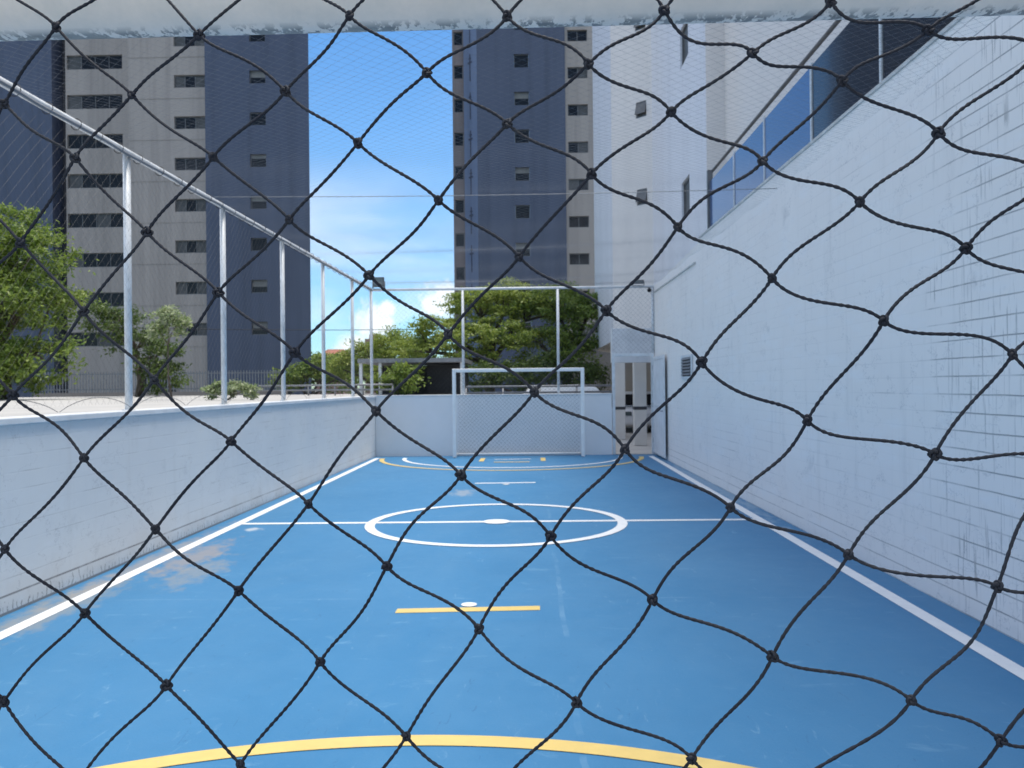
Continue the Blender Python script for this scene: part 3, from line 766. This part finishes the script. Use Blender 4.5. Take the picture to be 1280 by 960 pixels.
# balcony railing
r=thing('glass_railing','blue tinted glass balcony railing with brown handrail along the top of the right wall','railing',(3.3,10,4.37))
UP=[15.19,13.35,11.63,9.69,7.78,5.9,4.0,2.1]
x=3.25
for i in range(len(UP)-1):
    b=MB(); b.box(x-.006,x+.006,UP[i+1]+.025,UP[i]-.025,4.40,5.33)
    b.build('glass_pane',M['glass_blue'] if i<3 else M['glass_dark'],r)
for i,y in enumerate(UP):
    b=MB(); h=5.54 if i==0 else 5.36; w=.045 if i==0 else .02
    b.box(x-w,x+w,y-w,y+w,4.366,h); b.build('upright',M['alu'] if i==0 else M['white_metal'],r)
b=MB(); b.tube([(x+.06,15.25,5.54),(x+.06,9,5.555),(x+.06,2,5.56)],.026,10); b.build('handrail',M['brown_metal'],r)
b=MB(); b.box(x-.02,x+.02,2.1,15.15,4.366,4.398); b.build('bottom_track',M['alu'],r)

# ------------------------------------------------------------------ background street: carport, rails, cars, far houses
r=thing('carport','dark open carport with flat roof and white posts behind the far wall','carport',(-3.7,28.5,0))
b=MB(); b.box(-5.7,-2.2,27.5,31.5,2.50,2.64); b.build('roof',M['grey_metal'],r)
for x in(-5.62,-4.98,-2.28):
    b=MB(); b.box(x-.05,x+.05,27.6,27.7,-.05,2.497); b.build('post',M['white_metal'],r)
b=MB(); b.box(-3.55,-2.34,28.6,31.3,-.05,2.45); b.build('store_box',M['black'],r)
b=MB(); b.box(-5.6,-3.56,31.2,31.3,-.05,2.49); b.build('rear_wall',M['black'],r)  # black puts the shade inside the carport into the wall colour

def rail_fence(label,x0,x1,y0,y1,zg,zs,n):
    r=thing('guard_rail',label,'railing',((x0+x1)/2,(y0+y1)/2,zg))
    for z in zs:
        b=MB(); b.tube([(x0,y0,z),(x1,y1,z)],.03,8); b.build('rail',M['grey_metal'],r)
    for k in range(n):
        t=k/(n-1); x=x0+(x1-x0)*t; y=y0+(y1-y0)*t
        b=MB(); b.tube([(x,y,zg),(x,y,max(zs)-.03)],.028,8); b.build('post',M['grey_metal'],r)
rail_fence('grey pipe guard rail along the street beyond the far left corner',-9.8,-4.4,30,26.6,1.435,(1.62,1.78),6)
rail_fence('grey pipe guard rail behind the far goal, in front of the trees',-1.9,2.4,24.5,24.5,-.05,(1.5,1.68),5)

r=thing('picket_fence','grey metal picket fence in front of the left apartment tower','fence',(-20,45,1.2))
b=MB(); b.box(-27,-13.2,45,45.2,-.05,1.55); b.build('plinth_wall',M['taupe'],r)
b=MB()
x=-26.9
while x<-13.2: b.box(x-.02,x+.02,45.08,45.12,1.55,2.68); x+=.16
b.build('pickets',M['grey_metal'],r)
for z in(1.72,2.55):
    b=MB(); b.box(-27,-13.2,45.125,45.16,z-.03,z+.03); b.build('rail',M['grey_metal'],r)

def car(name,label,loc,rot,paint,L=4.4,Hh=1.5,W=1.78):
    r=thing(name,label,'car',loc); r.rotation_euler=(0,0,rot)
    # local: length along x, built at the origin then parented
    def bl(mb,nm,mat,par,bev=0):
        sv=r.location.copy(); r.location=(0,0,0); o=mb.build(nm,mat,par,bev); r.location=sv; return o
    k=Hh/1.5
    lower=[(-L/2,.32),(-L/2+.05,.72),(-L/2+.25,.88*k),(-.9,.95*k),(L/2-.45,.95*k),(L/2-.08,.85*k),(L/2,.45),(L/2-.1,.25),(-L/2+.1,.25)]
    cab=[(-1.15,.955*k),(-.55,1.40*k),(-.1,1.485*k),(1.0,1.5*k),(1.6,1.42*k),(L/2-.2,.955*k)]
    def extr(poly,w0,w1=None):
        n=len(poly); mb=MB(); w1=w1 or w0; zmin=min(p[1] for p in poly); zmax=max(p[1] for p in poly)
        ww=lambda z:(w0+(w1-w0)*(z-zmin)/(zmax-zmin))/2
        vs=[(x,-ww(z),z) for x,z in poly]+[(x,ww(z),z) for x,z in poly]
        mb.add(vs,[tuple(range(n)),tuple(range(2*n-1,n-1,-1))]+[(i,n+i,n+(i+1)%n,(i+1)%n) for i in range(n)]); return mb
    bl(extr(lower,W),'body',paint,r,.06); bl(extr(cab,W-.1,W-.42),'cabin',paint,r,.05)
    for s in(-1,1):
        mb=MB(); y0=s*((W-.1)/2-.012); y1=s*((W-.42)/2+.02)
        mb.add([(-.85,y0*1.012,1.0*k),(1.75,y0*1.012,1.0*k),(1.35,y1*1.012,1.38*k),(-.4,y1*1.012,1.38*k)],[(0,1,2,3)]); bl(mb,'side_window',M['dark_glass'],r)
        for x in(-L/2+.8,L/2-.85):
            mb=MB(); mb.tube([(x,s*(W/2-.2),.32),(x,s*(W/2+.015),.32)],.32,20); wh=bl(mb,'wheel',M['rubber'],r)
            mb=MB(); mb.tube([(x,s*(W/2+.016),.32),(x,s*(W/2+.026),.32)],.19,14); bl(mb,'rim',M['alu'],wh)
        mb=MB(); mb.box(-L/2-.0,-L/2+.16,s*.62-.18,s*.62+.18,.62,.76); bl(mb,'headlight',M['lamp_glass'],r,.03)
    mb=MB(); mb.add([(-1.10,-.68,1.0*k),(-1.10,.68,1.0*k),(-.57,.58,1.40*k),(-.57,-.58,1.40*k)],[(0,1,2,3)]);
    for i,v in enumerate(mb.v): mb.v[i]=(v[0]-.03,v[1],v[2])
    bl(mb,'windscreen',M['dark_glass'],r)
    return r
car('parked_car','white tall car parked behind the far wall, only its roof showing over the goal',(.45,27.4,-.05),0.05,M['car_white'],4.5,1.77,1.85)
car('parked_car','white car in the shaded car park, glimpsed between the two columns',(3.95,31.5,-.004),PI/2,M['car_white'],4.0,1.45,1.7)
car('parked_car','grey car in the shaded car park, beside the right column',(5.6,32.5,-.004),PI/2,M['car_grey'],4.0,1.45,1.7)

r=thing('brick_house','distant red brick house with tiled gable roof above the left corner trees','house',(-33.5,140,0))
b=MB(); b.box(-36,-31.5,140,148,-.05,6.6); b.build('wall',M['brick_pink'],r)
b=MB(); b.add([(-36.3,139.7,6.61),(-31.2,139.7,6.61),(-31.2,148.3,6.61),(-36.3,148.3,6.61),(-35,144,8.3),(-32.2,144,8.3)],[(0,1,5,4),(1,2,5),(2,3,4,5),(3,0,4),(3,2,1,0)]); b.build('roof',M['brick_red'],r)
for x in(-35.2,-33.2):
    b=MB(); b.box(x,x+1,139.93,139.99,4.2,5.4); b.build('window',M['dark_glass'],r)
r=thing('tower_block','distant narrow pink brown tower block on the horizon beside the corner post','tower',(-43.5,230,0))
b=MB(); b.box(-45.6,-41.6,230,238,-.05,15.0); b.build('wall',M['brick_pink'],r)
for k in range(5):
    b=MB(); b.box(-45.0,-42.2,229.9,229.98,2.5+k*2.5,3.8+k*2.5); b.build('window',M['dark_glass'],r)
b=MB(); b.box(-44.6,-42.6,231,234,15,16.2); b.build('roof_tank',M['brick_pink'],r)
b=MB(); b.tube([(-60+i*5.0,46,5.2-.35*math.sin(PI*((i*5)%35)/35)) for i in range(15)],.018,5)
tag(b.build('overhead_cable',M['black']),'thin black overhead cable crossing the sky low behind the corner posts','cable')

# ------------------------------------------------------------------ trees
def leaf_cloud(mb,lobes,n,size,nclump,spread,seed,flat=.55,hollow=.55):
    R=random.Random(seed)
    wts=[a[3]*a[3] for a in lobes]; cl=[]
    for _ in range(nclump):
        cx,cy,cz,rr,sq=R.choices(lobes,wts)[0]
        while True:
            d=Vector((R.gauss(0,1),R.gauss(0,1),R.gauss(0,1)))
            if d.length>.1: break
        d.normalize()
        if d.z<-.35 and R.random()<.6: d.z=-d.z
        k=rr*(hollow+(1-hollow)*R.random()**.5)*R.uniform(.85,1.12)
        cl.append((Vector((cx+d.x*k,cy+d.y*k,cz+d.z*k*sq)),d,R.uniform(.6,1.3)))
    for _ in range(n):
        c,d,s=R.choice(cl)
        p=c+Vector((R.gauss(0,1)*spread*s,R.gauss(0,1)*spread*s,R.gauss(0,1)*spread*s*flat))
        nn=(Vector((R.gauss(0,.8),R.gauss(0,.8),R.gauss(.7,.7)))+d*.5).normalized()
        t=nn.cross(Vector((R.gauss(0,1),R.gauss(0,1),R.gauss(0,1))))
        if t.length<.05: continue
        t.normalize(); w=nn.cross(t); L=size*R.uniform(.6,1.35); Wd=L*R.uniform(.32,.5)
        mb.add([tuple(p-t*L*.5),tuple(p+w*Wd*.5-nn*L*.05),tuple(p+t*L*.5-nn*L*.12),tuple(p-w*Wd*.5-nn*L*.05)],[(0,1,2,3)])
    return cl
def tree(name,label,cat,base,trunk_h,tr,lobes,n,size,nclump,spread,leaf,seed,group=None,flat=.55,hollow=.5):
    r=thing(name,label,cat,base,group); R=random.Random(seed+99)
    mb=MB(); cl=leaf_cloud(mb,lobes,n,size,nclump,spread,seed,flat,hollow); mb.build('crown',M[leaf],r)
    t=MB(); B=Vector(base); top=B+Vector((R.uniform(-.15,.15),R.uniform(-.15,.15),trunk_h))
    t.tube([B,B.lerp(top,.4)+Vector((R.uniform(-.08,.08),0,0)),top],[tr*1.25,tr,tr*.8],10)
    for (cx,cy,cz,rr,sq) in lobes:
        e=Vector((cx,cy,cz)); m=top.lerp(e,.5)+Vector((R.uniform(-.2,.2)*rr,R.uniform(-.2,.2)*rr,.12*rr))
        t.tube([top,m,e],[tr*.6,tr*.38,tr*.15],7)
        for q in range(5):
            c=min(R.sample(cl,min(12,len(cl))),key=lambda c:(c[0]-e).length)[0]
            t.tube([m.lerp(e,.5),(m.lerp(e,.5)).lerp(c,.55)+Vector((0,0,.06*rr)),c],[tr*.22,tr*.13,tr*.05],5)
    t.build('trunk',M['bark'],r)
    return r
# lobes: x,y,z,radius,vertical squash
tree('broadleaf_tree','big bushy green tree with sunlit top at the far left behind the fence','tree',(-15.6,24.5,1.435),1.6,.2,
 [(-15.9,24.5,6.3,1.5,.75),(-14.6,24.2,5.6,1.2,.7),(-14.2,24.2,4.5,1.0,.8),(-16.6,24.2,5.2,1.5,.8),(-17.2,24.6,4.8,1.8,.8),(-14.9,24.0,3.9,1.6,.8),(-16.3,24.0,3.0,1.6,.7),(-13.9,23.6,2.6,1.0,.75),(-15.2,23.6,2.1,1.2,.6),(-18.5,24.6,3.4,1.8,.9)],
 46000,.135,520,.19,'leaf_b',1)
tree('broadleaf_tree','dark loose tree right of the big bushy tree, in front of the cream tower','tree',(-13.9,29.5,1.435),1.3,.13,
 [(-14.6,29.4,4.0,1.0,.65),(-13.9,29.4,3.2,1.0,.7),(-13.2,29.4,2.7,.9,.8),(-12.8,29.2,2.1,.8,.75),(-15.4,29.6,4.3,.8,.5)],
 9000,.13,120,.16,'leaf_c',2)
tree('sapling','small sapling with pale leaves high on a thin stem between the left fence posts','sapling',(-8.85,20.5,1.435),1.35,.022,
 [(-8.95,20.5,3.42,.36,.8),(-8.71,20.5,3.28,.30,.8),(-9.10,20.5,3.10,.26,.9)],1900,.105,60,.08,'leaf_d',3)
tree('flowering_shrub','low pale green shrub with whitish tips showing above the left wall','shrub',(-6.95,19.0,1.435),.12,.02,
 [(-6.72,19,1.70,.27,.7),(-7.02,19,1.72,.24,.8),(-6.38,19,1.62,.22,.6),(-7.25,19,1.62,.2,.8)],1700,.10,60,.06,'leaf_d',4)
tree('shade_tree','wide spreading yellow green shade tree behind the far wall, left half of the tree row','tree',(-1.9,36.5,-.05),2.7,.24,
 [(-2.2,36.5,5.2,1.5,.55),(-4.0,36.3,4.1,1.3,.5),(-.9,36.5,5.35,1.4,.6),(-3.0,35.6,3.5,1.5,.55),(-5.2,36.6,3.3,1.1,.5),(-1.2,35.4,3.7,1.5,.7),(.3,36.3,5.0,1.2,.6)],
 30000,.14,330,.20,'leaf_a',5,flat=.30)  # sunlit side of the row put into the leaf colour
tree('shade_tree','fuller mid green shade tree behind the goal, right half of the tree row','tree',(1.4,36.0,-.05),2.4,.22,
 [(1.1,36.0,5.0,1.5,.7),(2.2,35.8,4.2,1.3,.8),(.4,35.3,3.3,1.5,.7),(1.9,35.0,2.8,1.4,.8),(2.6,35.8,5.1,.9,.6)],
 22000,.14,260,.19,'leaf_b',6,flat=.45)  # shaded side of the row put into a darker leaf colour
tree('broadleaf_tree','small dark tree filling the gap under the shade trees behind the goal','tree',(.4,33.2,-.05),.9,.12,
 [(-.7,33.2,1.9,1.0,.8),(.6,33.2,2.1,1.1,.8),(1.9,33.4,1.9,1.0,.8),(-1.9,33.4,1.9,1.0,.8)],13000,.13,180,.17,'leaf_c',7)
tree('broadleaf_tree','olive green tree behind the carport roof, left of the shade trees','tree',(-7.6,42,-.05),1.5,.18,
 [(-8.2,42,3.2,1.2,.7),(-6.9,42,3.7,1.2,.7),(-9.4,42,2.6,1.0,.7),(-6.0,41.5,3.3,1.1,.6),(-7.4,41.4,2.3,1.3,.6)],15000,.155,200,.21,'leaf_a',8)
tree('broadleaf_tree','drooping brownish green bush at the corner posts beside the blue tower','tree',(-13.2,50,-.05),1.1,.16,
 [(-13.4,50,2.5,1.1,.7),(-12.1,50,3.0,1.1,.7),(-14.6,50,2.1,1.0,.7),(-11.0,50,2.6,1.0,.8)],5500,.24,110,.24,'leaf_b',9)
tree('broadleaf_tree','rounded distant tree under the red brick house','tree',(-29.5,118,-.05),2.5,.3,
 [(-30.5,118,2.6,2.4,.8),(-27,118,2.4,2.4,.8),(-33.5,118,2.8,2.4,.8),(-31,118,5.2,2.4,.6),(-27.5,118,4.6,2.4,.6),(-24.5,118,4.6,2.4,.7),(-21.5,118,5.4,2.4,.7)],9000,.45,200,.5,'leaf_b',10)
tree('shrub','leafy dark shrub under the carport roof by its white post','shrub',(-4.3,27.2,-.05),.9,.05,
 [(-4.4,27.2,1.9,.55,.7),(-3.9,27.1,1.8,.5,.7),(-4.0,27.1,2.2,.45,.6)],1800,.14,50,.12,'leaf_b',12)
# palm
r=thing('palm_tree','small dark palm with drooping fronds against the sky by the corner posts','palm',(-15.2,72,-.05))
b=MB(); b.tube([(-15.2,72,-.05),(-15.1,72,2),(-15.15,72,3.7)],[.2,.15,.12],8); b.build('trunk',M['bark'],r)
b=MB(); R=random.Random(4)
for k in range(13):
    a=2*PI*k/13+R.uniform(-.2,.2); up=R.uniform(.5,1.5); Lf=R.uniform(1.3,1.9)
    c=Vector((-15.15,72,3.7)); pts=[]
    for i in range(8):
        t=i/7; pts.append(c+Vector((math.cos(a)*Lf*t,math.sin(a)*Lf*t,up*t*1.1-1.3*t*t)))
    for i in range(7):
        d=(pts[i+1]-pts[i]); s=d.cross(Vector((0,0,1))).normalized()
        for q in range(3):
            p=pts[i].lerp(pts[i+1],q/3)
            for sg in(-1,1):
                e=p+s*sg*.42*(1-.6*i/7)+d*.5+Vector((0,0,-.2)); b.add([tuple(p),tuple(p+d*.16),tuple(e)],[(0,1,2)])
    b.tube(pts,.02,4)
b.build('crown',M['frond'],r)

# ------------------------------------------------------------------ light and sky
SUN=Vector((.158,.05,.985)).normalized()
el=math.asin(SUN.z); rot=math.atan2(SUN.x,SUN.y)
l=bpy.data.lights.new('sun','SUN'); l.energy=3.0; l.angle=math.radians(10); l.color=(1,.955,.88)
so=bpy.data.objects.new('sun',l); COL.objects.link(so); so.rotation_euler=SUN.to_track_quat('Z','Y').to_euler()
W=bpy.data.worlds.new('World'); SC.world=W; W.use_nodes=True
t=W.node_tree; N=t.nodes; Lk=t.links
bg=N['Background']; bg.inputs['Strength'].default_value=.15
sky=N.new('ShaderNodeTexSky'); sky.sky_type='NISHITA'; sky.sun_disc=False; sky.sun_elevation=el; sky.sun_rotation=rot
sky.altitude=0; sky.air_density=1.0; sky.dust_density=.12; sky.ozone_density=1.6
tc=N.new('ShaderNodeTexCoord'); D=tc.outputs['Generated']
def m_(op,a,b=None,clamp=False):
    x=N.new('ShaderNodeMath'); x.operation=op; x.use_clamp=clamp
    for i,v in enumerate((a,b)):
        if v is None: continue
        if isinstance(v,(int,float)): x.inputs[i].default_value=v
        else: Lk.new(v,x.inputs[i])
    return x.outputs[0]
def nz(vec,scale,detail,rough,dist=0):
    x=N.new('ShaderNodeTexNoise'); x.inputs['Scale'].default_value=scale; x.inputs['Detail'].default_value=detail; x.inputs['Roughness'].default_value=rough; x.inputs['Distortion'].default_value=dist
    Lk.new(vec,x.inputs['Vector']); return x.outputs['Fac']
def rp(f,a,b):
    x=N.new('ShaderNodeMapRange'); x.clamp=True; x.interpolation_type='SMOOTHSTEP'; x.inputs['From Min'].default_value=a; x.inputs['From Max'].default_value=b; Lk.new(f,x.inputs['Value']); return x.outputs[0]
sp=N.new('ShaderNodeSeparateXYZ'); Lk.new(D,sp.inputs[0])
zc=m_('MAXIMUM',sp.outputs[2],.0)
inv=m_('DIVIDE',1,m_('ADD',zc,.10))
pv=N.new('ShaderNodeVectorMath'); pv.operation='SCALE'; Lk.new(D,pv.inputs[0]); Lk.new(inv,pv.inputs['Scale'])
wisp=rp(nz(pv.outputs[0],.55,7,.6,.5),.50,.80)
wisp=m_('MULTIPLY',wisp,.30)
mp=N.new('ShaderNodeMapping'); mp.inputs['Scale'].default_value=(1,1,1.9); Lk.new(D,mp.inputs[0])
puff=nz(mp.outputs[0],9,9,.55,.15)
band=m_('MULTIPLY',rp(sp.outputs[2],.015,.05),m_('SUBTRACT',1,rp(sp.outputs[2],.085,.15)))
def blob(x,y,z,r0,r1):          # a cumulus standing in this direction
    v=Vector((x,y,z)).normalized(); q=N.new('ShaderNodeVectorMath'); q.operation='DISTANCE'; Lk.new(D,q.inputs[0]); q.inputs[1].default_value=v
    return m_('SUBTRACT',1,rp(m_('ADD',q.outputs['Value'],m_('MULTIPLY',m_('SUBTRACT',nz(D,34,9,.66),.5),r1*2.0)),r0,r1))
cum=m_('MULTIPLY',rp(puff,.50,.62),band)
cum=m_('MULTIPLY',cum,.30)
for a in((-.190,1,.078,.008,.030),(-.170,1,.094,.003,.014),(-.108,1,.104,.012,.036),(-.215,1,.050,.004,.025),(.35,1,.12,.05,.16),(-.65,1,.10,.05,.15)): cum=m_('MAXIMUM',cum,m_('MULTIPLY',blob(*a),.82))
st=nz(pv.outputs[0],.9,5,.55,.2)
sheet=m_('MULTIPLY',m_('MULTIPLY',rp(sp.outputs[2],.10,.15),m_('SUBTRACT',1,rp(sp.outputs[2],.19,.27))),m_('ADD',m_('MULTIPLY',rp(st,.35,.7),.38),.04))
high=m_('MULTIPLY',rp(sp.outputs[2],.42,.62),m_('ADD',m_('MULTIPLY',rp(nz(pv.outputs[0],1.1,6,.6,.3),.36,.62),.65),.30))  # bright cloud above the view, added to lift and whiten ambient light
low=m_('MAXIMUM',m_('MAXIMUM',wisp,cum),sheet,True)
f=m_('MAXIMUM',low,high,True)
mix=N.new('ShaderNodeMix'); mix.data_type='RGBA'; Lk.new(f,mix.inputs['Factor']); hs=N.new('ShaderNodeHueSaturation'); hs.inputs['Saturation'].default_value=1.28; Lk.new(sky.outputs[0],hs.inputs['Color']); tn=N.new('ShaderNodeMix'); tn.data_type='RGBA'; Lk.new(rp(sp.outputs[2],.02,.26),tn.inputs['Factor']); tn.inputs['A'].default_value=(.50,.74,.98,1); tn.inputs['B'].default_value=(1,1,1,1); tm=N.new('ShaderNodeMix'); tm.data_type='RGBA'; tm.blend_type='MULTIPLY'; tm.inputs['Factor'].default_value=1; Lk.new(hs.outputs[0],tm.inputs['A']); Lk.new(tn.outputs['Result'],tm.inputs['B']); Lk.new(tm.outputs['Result'],mix.inputs['A']); cc=N.new('ShaderNodeMix'); cc.data_type='RGBA'; Lk.new(rp(sp.outputs[2],.40,.60),cc.inputs['Factor']); cc.inputs['A'].default_value=(6.2,6.3,6.5,1); cc.inputs['B'].default_value=(8.6,8.4,8.2,1); Lk.new(cc.outputs['Result'],mix.inputs['B'])
Lk.new(mix.outputs['Result'],bg.inputs['Color'])

# ------------------------------------------------------------------ camera
cam=bpy.data.cameras.new('camera'); co=bpy.data.objects.new('camera',cam); COL.objects.link(co)
F=Vector((-0.022831,0.999737,0.002133)); Rr=Vector((0.999689,0.022851,-0.010000)); Uu=Vector((0.010046,-0.001904,0.999948))
M4=Matrix((( Rr.x,Uu.x,-F.x,0),(Rr.y,Uu.y,-F.y,0),(Rr.z,Uu.z,-F.z,1.70),(0,0,0,1)))
co.matrix_world=M4
cam.sensor_width=36; cam.lens=1050/1280*36; cam.clip_start=.05; cam.clip_end=3000
cam.dof.use_dof=True; cam.dof.focus_distance=.85; cam.dof.aperture_fstop=22
SC.camera=co
vs=SC.view_settings; vs.view_transform='Standard'; vs.look='None'; vs.exposure=.38; vs.gamma=1; vs.use_curve_mapping=False
SC.render.film_transparent=False
SC.cycles.max_bounces=8; SC.cycles.diffuse_bounces=4; SC.cycles.transparent_max_bounces=12
